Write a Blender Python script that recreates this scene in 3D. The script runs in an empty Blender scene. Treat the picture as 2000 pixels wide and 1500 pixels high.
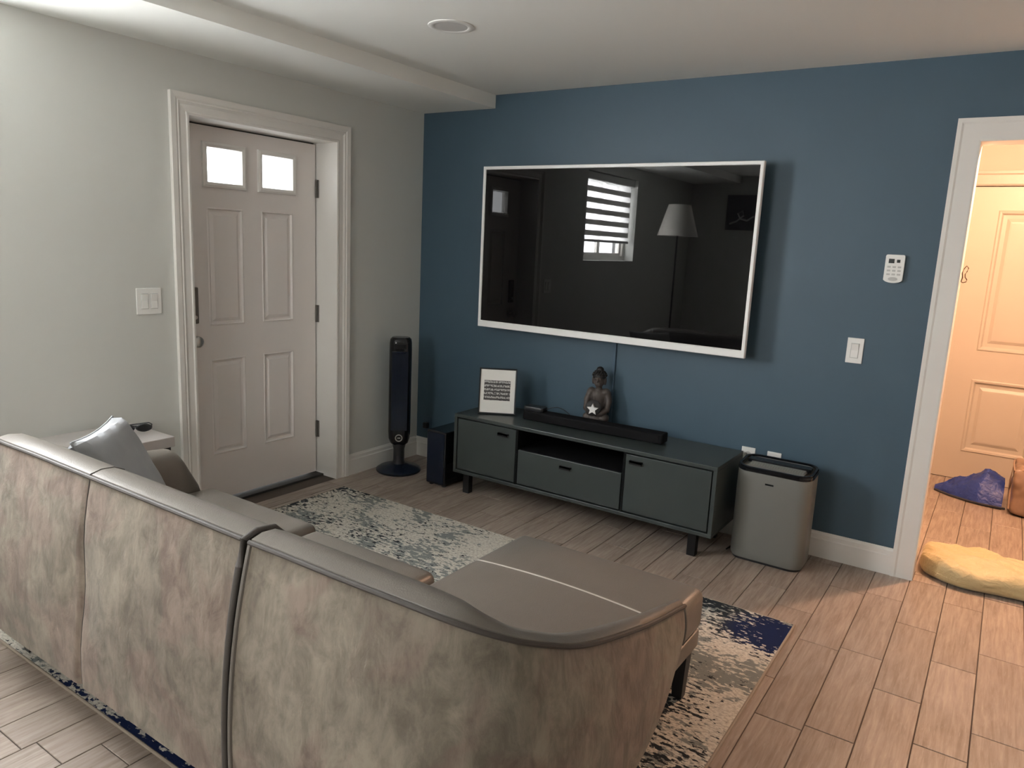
import bpy, bmesh, math, random
from mathutils import Vector, Matrix, noise
random.seed(7)
S = bpy.context.scene
COL = S.collection
PI = math.pi

# ------------------------------------------------------------------ camera
cam_d = bpy.data.cameras.new('camera')
cam = bpy.data.objects.new('camera', cam_d)
COL.objects.link(cam)
rgt = Vector((0.82804, 0.55871, 0.04676)); up = Vector((-0.14194, 0.12822, 0.98154)); fwd = Vector((-0.54240, 0.81939, -0.18547))
m = Matrix((rgt, up, -fwd)).transposed().to_4x4()
m.translation = Vector((3.3563, -3.8780, 1.4974))
cam.matrix_world = m
cam_d.sensor_fit = 'HORIZONTAL'; cam_d.sensor_width = 36.0
cam_d.lens = 36.0 * 1445.73 / 2000.0
cam_d.clip_start = 0.02
S.camera = cam

# ------------------------------------------------------------------ world, lights, exposure
W = bpy.data.worlds.new('daylight'); S.world = W; W.use_nodes = True
W.node_tree.nodes['Background'].inputs[0].default_value = (0.96, 0.98, 1.0, 1)
W.node_tree.nodes['Background'].inputs[1].default_value = 6.0

def area(name, loc, rot, sx, sy, power, color):
    d = bpy.data.lights.new(name, 'AREA'); d.shape = 'RECTANGLE'; d.size = sx; d.size_y = sy
    d.energy = power; d.color = color
    o = bpy.data.objects.new(name, d); COL.objects.link(o); o.location = loc; o.rotation_euler = rot
    return o
# daylight standing outside the two windows
area('daylight_side_window', (-0.26, -3.10, 1.79), (0, -PI/2, 0), 0.84, 1.12, 240, (0.97, 0.985, 1.0))
area('daylight_back_window', (1.525, -5.42, 1.50), (PI/2, 0, 0), 1.15, 1.25, 30, (1.0, 0.95, 0.88))

S.view_settings.view_transform = 'Standard'; S.view_settings.look = 'None'
S.view_settings.gamma = 1.0; S.view_settings.use_curve_mapping = False
S.view_settings.exposure = 0.30

# ------------------------------------------------------------------ materials
MATS = {}
def lin(c):
    return tuple(((v/255.0)/12.92 if v/255.0 <= 0.04045 else ((v/255.0+0.055)/1.055)**2.4) for v in c)
def new_mat(name):
    mt = bpy.data.materials.new(name); mt.use_nodes = True
    nt = mt.node_tree; b = nt.nodes['Principled BSDF']
    MATS[name] = mt
    return mt, nt, b
def N(nt, t, **kw):
    n = nt.nodes.new(t)
    for k, v in kw.items(): setattr(n, k, v)
    return n
def setin(n, **kw):
    for k, v in kw.items(): n.inputs[k.replace('_', ' ')].default_value = v
def mixc(nt, fac, a, b, blend='MIX'):
    n = nt.nodes.new('ShaderNodeMix'); n.data_type = 'RGBA'; n.blend_type = blend
    for sock, v in ((n.inputs[0], fac), (n.inputs[6], a), (n.inputs[7], b)):
        if hasattr(v, 'node'): nt.links.new(v, sock)
        elif isinstance(v, (int, float)): sock.default_value = v
        else: sock.default_value = (*v, 1)
    return n.outputs[2]
def math_n(nt, op, a, b=None, c=None, clamp=False):
    n = nt.nodes.new('ShaderNodeMath'); n.operation = op; n.use_clamp = clamp
    for i, v in enumerate((a, b, c)):
        if v is None: continue
        if hasattr(v, 'node'): nt.links.new(v, n.inputs[i])
        else: n.inputs[i].default_value = v
    return n.outputs[0]
def ramp(nt, fac, stops):
    n = nt.nodes.new('ShaderNodeValToRGB')
    cr = n.color_ramp
    while len(cr.elements) > 1: cr.elements.remove(cr.elements[0])
    for i, (p, c) in enumerate(stops):
        e = cr.elements[0] if i == 0 else cr.elements.new(p)
        e.position = p; e.color = (*c, 1) if len(c) == 3 else c
    nt.links.new(fac, n.inputs[0])
    return n.outputs[0]
def coords(nt, kind='Object', scale=(1, 1, 1), loc=(0, 0, 0)):
    if kind == 'World':
        src = nt.nodes.new('ShaderNodeNewGeometry').outputs['Position']
    else:
        src = nt.nodes.new('ShaderNodeTexCoord').outputs[kind]
    mp = nt.nodes.new('ShaderNodeMapping'); mp.inputs['Scale'].default_value = scale; mp.inputs['Location'].default_value = loc
    nt.links.new(src, mp.inputs['Vector'])
    return mp.outputs[0]
def noise_n(nt, vec, scale, detail=3, rough=0.5, dist=0.0):
    n = nt.nodes.new('ShaderNodeTexNoise'); setin(n, Scale=scale, Detail=detail, Roughness=rough, Distortion=dist)
    nt.links.new(vec, n.inputs['Vector']); return n.outputs[0]
def bump(nt, b, h, strength=0.2, dist=0.01):
    n = nt.nodes.new('ShaderNodeBump'); n.inputs['Strength'].default_value = strength; n.inputs['Distance'].default_value = dist
    nt.links.new(h, n.inputs['Height']); nt.links.new(n.outputs[0], b.inputs['Normal'])
def plain(name, col, rough=0.5, metal=0.0, spec=0.5, nscale=None, namt=0.06, bmp=0.0, bscale=200, emit=None):
    """principled colour with a little procedural unevenness"""
    mt, nt, b = new_mat(name)
    b.inputs['Roughness'].default_value = rough; b.inputs['Metallic'].default_value = metal
    b.inputs['Specular IOR Level'].default_value = spec
    v = coords(nt, 'Object')
    f = noise_n(nt, v, nscale or 6, 3)
    c = mixc(nt, f, tuple(x*(1-namt) for x in col), tuple(min(1, x*(1+namt)) for x in col))
    nt.links.new(c, b.inputs['Base Color'])
    if bmp: bump(nt, b, noise_n(nt, v, bscale, 2), bmp, 0.002)
    if emit:
        b.inputs['Emission Color'].default_value = (*emit[0], 1); b.inputs['Emission Strength'].default_value = emit[1]
    return mt

plain('wall_paint', (0.600, 0.608, 0.575), 0.6, nscale=2, namt=0.02, bmp=0.08, bscale=250)
plain('blue_paint', (0.050, 0.093, 0.130), 0.5, nscale=1.5, namt=0.04, bmp=0.08, bscale=250)
plain('ceiling_paint', (0.835, 0.845, 0.81), 0.7, nscale=2, namt=0.02, bmp=0.05, bscale=250)
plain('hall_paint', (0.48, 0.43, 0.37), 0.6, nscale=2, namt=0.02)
plain('trim_white', (0.76, 0.74, 0.70), 0.35, nscale=8, namt=0.02)
plain('door_white', (0.79, 0.745, 0.715), 0.42, nscale=8, namt=0.02)
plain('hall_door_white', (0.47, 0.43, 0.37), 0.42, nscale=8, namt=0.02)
plain('plastic_white', (0.80, 0.80, 0.77), 0.35, namt=0.02)
plain('black_plastic', (0.012, 0.013, 0.016), 0.38)
plain('matte_black', (0.007, 0.007, 0.008), 0.75, spec=0.15)
plain('black_gloss', (0.006, 0.007, 0.009), 0.12)
plain('fan_navy', (0.006, 0.011, 0.024), 0.25)
plain('black_metal', (0.015, 0.015, 0.016), 0.45, metal=0.6)
plain('steel', (0.55, 0.54, 0.52), 0.3, metal=1.0)
plain('bronze', (0.17, 0.16, 0.145), 0.4, metal=0.5)
plain('silver_frame', (0.90, 0.90, 0.89), 0.3, metal=0.0, namt=0.02)
plain('stand_green', (0.042, 0.052, 0.051), 0.33, nscale=4, namt=0.06)
plain('stand_inner', (0.006, 0.007, 0.007), 0.8, spec=0.1)
plain('purifier_grey', (0.165, 0.165, 0.150), 0.38, namt=0.02)
plain('purifier_grille', (0.18, 0.18, 0.165), 0.5)
plain('paper', (0.85, 0.84, 0.80), 0.7, namt=0.02)
plain('statue_stone', (0.068, 0.055, 0.049), 0.55, nscale=30, namt=0.35, bmp=0.3, bscale=120)
plain('statue_dark', (0.008, 0.007, 0.007), 0.6)
plain('star_white', (0.85, 0.85, 0.84), 0.4, emit=None)
plain('bulb_white', (0.85, 0.85, 0.83), 0.3, emit=((1.0, 0.97, 0.92), 0.75))
plain('reflector', (0.62, 0.61, 0.59), 0.35)
plain('grout', (0.070, 0.052, 0.041), 0.85)
plain('threshold_dark', (0.03, 0.028, 0.026), 0.6)
plain('table_top', (0.44, 0.41, 0.395), 0.35, nscale=9, namt=0.12)
plain('hook_brass', (0.10, 0.06, 0.035), 0.5, metal=0.2)
plain('thread', (0.46, 0.43, 0.38), 0.7)
plain('rug_binding', (0.30, 0.25, 0.20), 0.9)
plain('lamp_shade', (0.75, 0.72, 0.66), 0.8)
plain('canvas_black', (0.01, 0.01, 0.012), 0.6)
plain('canvas_white', (0.7, 0.7, 0.7), 0.6)
plain('tan_bag', (0.25, 0.165, 0.115), 0.35, nscale=14, namt=0.35)
plain('tan_card', (0.36, 0.25, 0.18), 0.7)
plain('remote_grey', (0.52, 0.52, 0.50), 0.5)
plain('raceway_blue', (0.050, 0.095, 0.140), 0.5)

def leather(name, col):
    mt, nt, b = new_mat(name)
    v = coords(nt, 'World')
    f = noise_n(nt, v, 5, 4, 0.6)
    c = mixc(nt, f, tuple(x*0.88 for x in col), tuple(x*1.1 for x in col))
    nt.links.new(c, b.inputs['Base Color'])
    b.inputs['Roughness'].default_value = 0.36
    vo = N(nt, 'ShaderNodeTexVoronoi'); setin(vo, Scale=260.0); nt.links.new(v, vo.inputs['Vector'])
    h = math_n(nt, 'ADD', vo.outputs['Distance'], math_n(nt, 'MULTIPLY', noise_n(nt, v, 18, 3), 2.0))
    bump(nt, b, h, 0.12, 0.003)
    return mt
leather('leather', (0.150, 0.134, 0.116))
leather('leather_dark', (0.060, 0.052, 0.046))
MATS['leather_dark'].node_tree.nodes['Principled BSDF'].inputs['Roughness'].default_value = 0.65
leather('arm_leather', (0.120, 0.118, 0.112))

def suede():
    mt, nt, b = new_mat('suede')
    big = noise_n(nt, coords(nt, 'World', (1, 1, 0.75)), 4.0, 6, 0.66, 0.4)
    mid = noise_n(nt, coords(nt, 'World', (1, 1, 0.6), (3, 1, 2)), 17, 6, 0.68, 0.5)
    fine = noise_n(nt, coords(nt, 'World', (1, 1, 0.25)), 55, 4, 0.6, 0.4)
    hue = noise_n(nt, coords(nt, 'World', (1, 1, 1), (4, 2, 7)), 3.0, 4, 0.6, 0.8)
    c1 = ramp(nt, big, [(0.38, (0.112, 0.093, 0.068)), (0.5, (0.176, 0.152, 0.114)), (0.62, (0.268, 0.234, 0.178))])
    c2 = mixc(nt, ramp(nt, hue, [(0.46, (0, 0, 0)), (0.54, (0.75, 0.75, 0.75))]), c1, (0.180, 0.116, 0.093))
    c3 = mixc(nt, 0.38, c2, ramp(nt, mid, [(0.40, (0.082, 0.065, 0.049)), (0.60, (0.300, 0.254, 0.200))]))
    cc = mixc(nt, 0.12, c3, ramp(nt, fine, [(0.35, (0.10, 0.088, 0.072)), (0.65, (0.28, 0.255, 0.22))]))
    nt.links.new(cc, b.inputs['Base Color'])
    b.inputs['Roughness'].default_value = 0.70; b.inputs['Specular IOR Level'].default_value = 0.25
    b.inputs['Sheen Weight'].default_value = 0.12; b.inputs['Sheen Roughness'].default_value = 0.5
    bump(nt, b, math_n(nt, 'ADD', fine, math_n(nt, 'MULTIPLY', mid, 2.0)), 0.22, 0.008)
suede()

def fabric(name, a, bcol, scale=180, rough=0.9, sheen=0.3, crumple=0.0):
    mt, nt, b = new_mat(name)
    v = coords(nt, 'Object')
    f = noise_n(nt, v, 9, 4)
    nt.links.new(mixc(nt, f, a, bcol), b.inputs['Base Color'])
    b.inputs['Roughness'].default_value = rough; b.inputs['Sheen Weight'].default_value = sheen
    h = noise_n(nt, v, scale, 2)
    if crumple: h = math_n(nt, 'ADD', h, math_n(nt, 'MULTIPLY', noise_n(nt, v, 16, 3, 0.5, 1.5), crumple))
    bump(nt, b, h, 0.25, 0.003 if not crumple else 0.012)
fabric('pillow_grey', (0.27, 0.28, 0.29), (0.37, 0.38, 0.39), 180, 0.9, 0.05)
fabric('pillow_yellow', (0.44, 0.35, 0.17), (0.56, 0.47, 0.27), 60, 0.55, 0.2, 4.0)
fabric('bag_blue', (0.009, 0.028, 0.170), (0.018, 0.048, 0.270), 90, 0.45, 0.0, 5.0)
fabric('bag_strap', (0.01, 0.012, 0.02), (0.02, 0.02, 0.03), 90)

def tile_mat():
    mt, nt, b = new_mat('wood_tile')
    oi = nt.nodes.new('ShaderNodeObjectInfo')
    geo = nt.nodes.new('ShaderNodeNewGeometry')
    comb = nt.nodes.new('ShaderNodeCombineXYZ')
    nt.links.new(math_n(nt, 'MULTIPLY', oi.outputs['Random'], 37.0), comb.inputs[0])
    nt.links.new(math_n(nt, 'MULTIPLY', oi.outputs['Random'], 91.0), comb.inputs[1])
    add = nt.nodes.new('ShaderNodeVectorMath'); add.operation = 'ADD'
    nt.links.new(geo.outputs['Position'], add.inputs[0]); nt.links.new(comb.outputs[0], add.inputs[1])
    def mp(scale):
        q = nt.nodes.new('ShaderNodeMapping'); q.inputs['Scale'].default_value = scale
        nt.links.new(add.outputs[0], q.inputs['Vector']); return q.outputs[0]
    grain = noise_n(nt, mp((1, 0.07, 1)), 70, 5, 0.62, 0.5)
    soft = noise_n(nt, mp((1, 0.25, 1)), 9, 4, 0.6, 1.0)
    pores = noise_n(nt, mp((1, 0.10, 1)), 190, 3, 0.6)
    c = ramp(nt, soft, [(0.30, (0.225, 0.175, 0.142)), (0.52, (0.295, 0.238, 0.198)), (0.72, (0.360, 0.298, 0.252))])
    c = mixc(nt, 0.42, c, ramp(nt, grain, [(0.34, (0.150, 0.112, 0.088)), (0.5, (0.290, 0.232, 0.192)), (0.66, (0.430, 0.360, 0.308))]))
    c = mixc(nt, ramp(nt, pores, [(0.58, (0, 0, 0)), (0.72, (0.45, 0.45, 0.45))]), c, (0.42, 0.37, 0.33))
    tint = math_n(nt, 'MULTIPLY_ADD', oi.outputs['Random'], 0.20, 0.90)
    hsv = nt.nodes.new('ShaderNodeHueSaturation'); nt.links.new(c, hsv.inputs['Color']); nt.links.new(tint, hsv.inputs['Value'])
    nt.links.new(hsv.outputs[0], b.inputs['Base Color'])
    rg = ramp(nt, grain, [(0.3, (0.50, 0.5, 0.5)), (0.7, (0.34, 0.34, 0.34))])
    nt.links.new(rg, b.inputs['Roughness'])
    bump(nt, b, grain, 0.10, 0.002)
tile_mat()

def rug_mat():
    mt, nt, b = new_mat('rug_pile')
    geo = nt.nodes.new('ShaderNodeNewGeometry'); pos = geo.outputs['Position']
    sep = nt.nodes.new('ShaderNodeSeparateXYZ'); nt.links.new(pos, sep.inputs[0])
    X, Y = sep.outputs[0], sep.outputs[1]
    def mp(scale, loc=(0, 0, 0)):
        q = nt.nodes.new('ShaderNodeMapping'); q.inputs['Scale'].default_value = scale; q.inputs['Location'].default_value = loc
        nt.links.new(pos, q.inputs['Vector']); return q.outputs[0]
    def blob(x, y, rx, ry):
        dx = math_n(nt, 'DIVIDE', math_n(nt, 'SUBTRACT', X, x), rx); dy = math_n(nt, 'DIVIDE', math_n(nt, 'SUBTRACT', Y, y), ry)
        d = math_n(nt, 'SQRT', math_n(nt, 'ADD', math_n(nt, 'MULTIPLY', dx, dx), math_n(nt, 'MULTIPLY', dy, dy)))
        return math_n(nt, 'SUBTRACT', 1.0, d, clamp=True)
    fleck = noise_n(nt, mp((0.5, 1, 1)), 72, 3.0, 0.55, 0.3)
    fleck2 = noise_n(nt, mp((0.5, 1, 1), (3, 8, 1)), 62, 3.0, 0.55, 0.3)
    fleck3 = noise_n(nt, mp((0.6, 1, 1), (9, 1, 4)), 120, 2, 0.5)
    patch = noise_n(nt, mp((1, 1, 1), (2, 5, 0)), 2.6, 3, 0.55)
    patch2 = noise_n(nt, mp((1, 1, 1), (12, 3, 0)), 3.4, 3, 0.55)
    base = mixc(nt, ramp(nt, fleck3, [(0.42, (0, 0, 0)), (0.58, (1, 1, 1))]), (0.46, 0.43, 0.375), (0.62, 0.59, 0.52))
    # grey-teal flecks, denser in some patches
    th = math_n(nt, 'ADD', fleck2, math_n(nt, 'MULTIPLY', math_n(nt, 'SUBTRACT', patch2, 0.5), 1.0))
    c = mixc(nt, ramp(nt, th, [(0.535, (0, 0, 0)), (0.585, (0.9, 0.9, 0.9))]), base, (0.170, 0.190, 0.185))
    # dark flecks
    mask = blob(2.76, -1.00, 0.26, 0.24)
    navy = math_n(nt, 'MAXIMUM', mask, blob(1.55, -2.86, 1.15, 0.20))
    for a in ((0.20, -0.84, 0.36, 0.16), (0.15, -1.10, 0.18, 0.4), (1.55, -2.86, 1.15, 0.20), (2.65, -2.1, 0.4, 0.4), (2.5, -1.65, 0.3, 0.2), (2.45, -0.87, 0.5, 0.10)):
        mask = math_n(nt, 'MAXIMUM', mask, math_n(nt, 'MULTIPLY', blob(*a), 0.55))
    th2 = math_n(nt, 'ADD', math_n(nt, 'SUBTRACT', fleck, 0.035), math_n(nt, 'MULTIPLY', math_n(nt, 'SUBTRACT', patch, 0.5), 0.5))
    th2 = math_n(nt, 'ADD', th2, math_n(nt, 'MULTIPLY', mask, 0.42))
    dark = mixc(nt, ramp(nt, navy, [(0.15, (0, 0, 0)), (0.45, (1, 1, 1))]), (0.028, 0.034, 0.040), (0.010, 0.018, 0.060))
    c = mixc(nt, ramp(nt, th2, [(0.585, (0, 0, 0)), (0.625, (1, 1, 1))]), c, dark)
    nt.links.new(c, b.inputs['Base Color'])
    b.inputs['Roughness'].default_value = 0.95; b.inputs['Specular IOR Level'].default_value = 0.1
    bump(nt, b, noise_n(nt, mp((1, 1, 1)), 320, 2), 0.5, 0.004)
rug_mat()

def glass_mat():
    mt, nt, b = new_mat('pane_glass')
    nt.nodes.remove(b); out = nt.nodes['Material Output']
    tr = nt.nodes.new('ShaderNodeBsdfTransparent'); gl = nt.nodes.new('ShaderNodeBsdfGlossy'); gl.inputs['Roughness'].default_value = 0.02
    mx = nt.nodes.new('ShaderNodeMixShader'); mx.inputs[0].default_value = 0.05
    nt.links.new(tr.outputs[0], mx.inputs[1]); nt.links.new(gl.outputs[0], mx.inputs[2])
    nt.links.new(mx.outputs[0], out.inputs['Surface'])
glass_mat()
def sheer_mat():
    mt, nt, b = new_mat('blind_sheer')
    nt.nodes.remove(b); out = nt.nodes['Material Output']
    tr = nt.nodes.new('ShaderNodeBsdfTransparent'); tl = nt.nodes.new('ShaderNodeBsdfTranslucent'); tl.inputs[0].default_value = (0.85, 0.85, 0.85, 1)
    v = coords(nt, 'Object'); f = noise_n(nt, v, 300, 1)
    mx = nt.nodes.new('ShaderNodeMixShader'); nt.links.new(math_n(nt, 'MULTIPLY', f, 0.6), mx.inputs[0])
    nt.links.new(tr.outputs[0], mx.inputs[1]); nt.links.new(tl.outputs[0], mx.inputs[2]); nt.links.new(mx.outputs[0], out.inputs['Surface'])
sheer_mat()
def band_mat():
    mt, nt, b = new_mat('blind_band')
    nt.nodes.remove(b); out = nt.nodes['Material Output']
    df = nt.nodes.new('ShaderNodeBsdfDiffuse'); df.inputs[0].default_value = (0.55, 0.54, 0.52, 1)
    tl = nt.nodes.new('ShaderNodeBsdfTranslucent'); tl.inputs[0].default_value = (0.5, 0.49, 0.47, 1)
    mx = nt.nodes.new('ShaderNodeMixShader'); mx.inputs[0].default_value = 0.25
    nt.links.new(df.outputs[0], mx.inputs[1]); nt.links.new(tl.outputs[0], mx.inputs[2]); nt.links.new(mx.outputs[0], out.inputs['Surface'])
band_mat()
mt, nt, b = new_mat('tv_glass')
v = coords(nt, 'Object'); nt.links.new(mixc(nt, noise_n(nt, v, 2, 2), (0.003, 0.003, 0.0035), (0.004, 0.004, 0.0045)), b.inputs['Base Color'])
b.inputs['Roughness'].default_value = 0.015; b.inputs['IOR'].default_value = 1.5; b.inputs['Specular IOR Level'].default_value = 0.34

def print_mat():
    """dark block of small unreadable lettering on the framed sheet"""
    mt, nt, b = new_mat('printed_text')
    v = coords(nt, 'Object'); sep = nt.nodes.new('ShaderNodeSeparateXYZ'); nt.links.new(v, sep.inputs[0])
    row = math_n(nt, 'FRACT', math_n(nt, 'MULTIPLY', sep.outputs[2], 44.0))
    inrow = math_n(nt, 'MULTIPLY', math_n(nt, 'GREATER_THAN', row, 0.25), math_n(nt, 'LESS_THAN', row, 0.8))
    q = nt.nodes.new('ShaderNodeMapping'); q.inputs['Scale'].default_value = (1, 1, 0.9); nt.links.new(v, q.inputs['Vector'])
    f = noise_n(nt, q.outputs[0], 150, 2)
    on = math_n(nt, 'MULTIPLY', inrow, math_n(nt, 'GREATER_THAN', f, 0.45))
    nt.links.new(mixc(nt, on, (0.06, 0.055, 0.055), (0.48, 0.47, 0.45)), b.inputs['Base Color'])
    b.inputs['Roughness'].default_value = 0.6
print_mat()
mt, nt, b = new_mat('lamp_glow')
b.inputs['Base Color'].default_value = (1, 0.8, 0.6, 1); b.inputs['Emission Color'].default_value = (1, 0.62, 0.33, 1); b.inputs['Emission Strength'].default_value = 12

# ------------------------------------------------------------------ mesh helpers
def box(bm, x0, x1, y0, y1, z0, z1):
    if x0 > x1: x0, x1 = x1, x0
    if y0 > y1: y0, y1 = y1, y0
    if z0 > z1: z0, z1 = z1, z0
    vs = [bm.verts.new((x, y, z)) for x in (x0, x1) for y in (y0, y1) for z in (z0, z1)]
    for f in ((0, 1, 3, 2), (4, 6, 7, 5), (0, 4, 5, 1), (2, 3, 7, 6), (0, 2, 6, 4), (1, 5, 7, 3)):
        bm.faces.new([vs[i] for i in f])
    return vs
def bevel(bm, w, seg=2):
    bmesh.ops.bevel(bm, geom=list(bm.edges), offset=w, segments=seg, profile=0.5, affect='EDGES', clamp_overlap=True)
    return bm
def bbox(x0, x1, y0, y1, z0, z1, w=0.003, seg=2):
    bm = bmesh.new(); box(bm, x0, x1, y0, y1, z0, z1)
    if w: bevel(bm, w, seg)
    return bm
def grid_faces(bm, rows, closed_u=False, closed_v=False, cap=False):
    n, k = len(rows), len(rows[0])
    for i in range(n if closed_u else n-1):
        a, c = rows[i], rows[(i+1) % n]
        for j in range(k if closed_v else k-1):
            j2 = (j+1) % k
            bm.faces.new((a[j], a[j2], c[j2], c[j]))
    if cap:
        bm.faces.new(list(reversed(rows[0]))); bm.faces.new(rows[-1])
def loft(bm, rings, cap=True):
    rows = [[bm.verts.new(p) for p in r] for r in rings]
    grid_faces(bm, rows, closed_v=True, cap=cap)
    return rows
def tube(bm, pts, r, seg=8, cap=True):
    pts = [Vector(p) for p in pts]; rings = []
    up0 = Vector((0, 0, 1))
    for i, p in enumerate(pts):
        t = (pts[min(i+1, len(pts)-1)] - pts[max(i-1, 0)]).normalized()
        u = up0 if abs(t.dot(up0)) < 0.95 else Vector((1, 0, 0))
        a = t.cross(u).normalized(); bb = a.cross(t).normalized()
        rr = r[i] if isinstance(r, (list, tuple)) else r
        rings.append([p + rr*(math.cos(2*PI*k/seg)*a + math.sin(2*PI*k/seg)*bb) for k in range(seg)])
    loft(bm, rings, cap)
def lathe(bm, prof, seg=32, c=(0, 0, 0), cap=True, sx=1.0, sy=1.0):
    loft(bm, [[(c[0]+sx*r*math.cos(2*PI*k/seg), c[1]+sy*r*math.sin(2*PI*k/seg), c[2]+z) for k in range(seg)] for r, z in prof], cap)
def ellipsoid(bm, c, r, seg=20, rings=12, rot=None):
    mt = Matrix.Translation(c) @ (rot.to_4x4() if rot else Matrix.Identity(4)) @ Matrix.Diagonal((*r, 1))
    bmesh.ops.create_uvsphere(bm, u_segments=seg, v_segments=rings, radius=1.0, matrix=mt)
def rrect(w, d, r, seg=6):
    out = []
    for cx, cy, a0 in ((w/2-r, d/2-r, 0), (-w/2+r, d/2-r, 90), (-w/2+r, -d/2+r, 180), (w/2-r, -d/2+r, 270)):
        for k in range(seg+1):
            a = math.radians(a0 + 90*k/seg); out.append((cx+r*math.cos(a), cy+r*math.sin(a)))
    return out
def rounded_block(bm, hx, hy, hz, r, seg=5, mid=10, crown=0.0, c=(0, 0, 0), warp=None):
    """box with rounded edges on a fine grid, optional crowned top"""
    def axis(h):
        a = [-h + r*(1-math.cos(k/seg*PI/2)) for k in range(seg+1)]
        n = [(-h+r) + (2*(h-r))*k/mid for k in range(1, mid)]
        return a + n + [-x for x in reversed(a)]
    ax, ay, az = axis(hx), axis(hy), axis(hz)
    cache = {}
    def vert(x, y, z):
        key = (round(x, 6), round(y, 6), round(z, 6))
        if key in cache: return cache[key]
        q = Vector((x, y, z)); i = Vector((max(-hx+r, min(hx-r, x)), max(-hy+r, min(hy-r, y)), max(-hz+r, min(hz-r, z))))
        d = q-i
        if d.length > 1e-9:
            q = i + d.normalized()*r
        if crown and z > 0: q.z += crown*max(0, 1-(q.x/hx)**2)*max(0, 1-(q.y/hy)**2)
        if warp: q = warp(q)
        v = bm.verts.new(q + Vector(c)); cache[key] = v
        return v
    def face(A, B, f, flip):
        for i in range(len(A)-1):
            for j in range(len(B)-1):
                vs = [f(A[i], B[j]), f(A[i+1], B[j]), f(A[i+1], B[j+1]), f(A[i], B[j+1])]
                if flip: vs.reverse()
                if len(set(vs)) == 4:
                    try: bm.faces.new(vs)
                    except ValueError: pass
    for s in (-1, 1):
        face(ax, ay, lambda a, b_: vert(a, b_, s*hz), s < 0)
        face(ax, az, lambda a, b_: vert(a, s*hy, b_), s > 0)
        face(ay, az, lambda a, b_: vert(s*hx, a, b_), s < 0)
def prism(bm, outline, axis, a0, a1):
    """extrude a 2D outline along an axis: 'x' -> (y,z), 'y' -> (x,z), 'z' -> (x,y)"""
    def P(u, v, w): return {'x': (w, u, v), 'y': (u, w, v), 'z': (u, v, w)}[axis]
    r0 = [bm.verts.new(P(u, v, a0)) for u, v in outline]; r1 = [bm.verts.new(P(u, v, a1)) for u, v in outline]
    n = len(outline)
    for i in range(n): bm.faces.new((r0[i], r0[(i+1) % n], r1[(i+1) % n], r1[i]))
    bm.faces.new(list(reversed(r0))); bm.faces.new(r1)

SMOOTH_ANGLE = math.radians(40)
def finish(bm, name, mat, smooth=False):
    bmesh.ops.recalc_face_normals(bm, faces=bm.faces)
    me = bpy.data.meshes.new(name)
    if smooth:
        for f in bm.faces: f.smooth = True
        for e in bm.edges:
            e.smooth = not (len(e.link_faces) == 2 and e.calc_face_angle(0) > SMOOTH_ANGLE)
    bm.to_mesh(me); bm.free()
    me.materials.append(MATS[mat])
    return me
def tag(o, label, cat, group=None, kind=None):
    o['label'] = label; o['category'] = cat
    if group: o['group'] = group
    if kind: o['kind'] = kind
    return o
def obj(name, bm, mat, parent=None, smooth=False, label=None):
    """link one mesh; bm is in the local space of the parent"""
    o = bpy.data.objects.new(name, finish(bm, name, mat, smooth)); COL.objects.link(o)
    if parent: o.parent = parent
    if label: o['label'] = label
    return o
def thing(name, label, cat, loc=(0, 0, 0), rotz=0.0, group=None, kind=None):
    o = bpy.data.objects.new(name, None); COL.objects.link(o); o.empty_display_size = 0.05
    o.location = loc; o.rotation_euler = (0, 0, rotz)
    return tag(o, label, cat, group, kind)
def shift(bm, loc):
    bmesh.ops.translate(bm, verts=bm.verts, vec=-Vector(loc)); return bm
def wpart(t, name, bm, mat, smooth=False, label=None):
    """a part whose bmesh was built in world coordinates, under an unrotated thing"""
    return obj(name, shift(bm, t.location), mat, t, smooth, label)

# ------------------------------------------------------------------ room constants
H = 2.387; HS = 2.309; SX = 0.571              # ceiling, soffit underside, soffit width
XR, YB = 4.8, -5.2                             # right wall, back wall
DX0, DX1, DH = 3.1525, 3.9725, 2.0256          # doorway in the blue wall
EY0, EY1 = -1.700, -0.767                      # entry door opening (between casings)
HY = 2.15                                      # far wall of the hall
WY0, WY1, WZ0, WZ1 = -3.64, -2.56, 1.38, 2.20  # side window
BX0, BX1, BZ0, BZ1 = 1.00, 2.05, 0.90, 2.10    # back window

def boxes(*bs):
    bm = bmesh.new()
    for b_ in bs: box(bm, *b_)
    return bm
# ------------------------------------------------------------------ shell
fl = tag(obj('floor', boxes((-0.2, XR, YB, HY+0.1, -0.1, -0.0035)), 'grout'), 'floor of wood-look plank tiles running through the living room and hall', 'floor', kind='structure')
tw, tl_ = 0.1515, 0.605
offs = {-2: -0.685, -1: -0.935, 0: -0.90, 1: -0.52, 2: -0.78, 3: -0.60, -12: -3.014}
meshes = {}
def tile(x0, x1, y0, y1):
    g = 0.0017
    key = (round(x1-x0, 3), round(y1-y0, 3))
    if key not in meshes:
        hx, hy = (x1-x0)/2-g, (y1-y0)/2-g
        bm = bmesh.new()
        c = min(0.0012, hx*0.5, hy*0.5)
        loft(bm, [[(sx*(hx-k), sy*(hy-k), z) for sx, sy in ((-1, -1), (1, -1), (1, 1), (-1, 1))] for k, z in ((0, -0.0035), (0, -c), (c, 0.0))])
        meshes[key] = finish(bm, 'tile', 'wood_tile')
    o = bpy.data.objects.new('tile', meshes[key]); COL.objects.link(o); o.parent = fl
    o.location = ((x0+x1)/2, (y0+y1)/2, 0.0)
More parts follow.
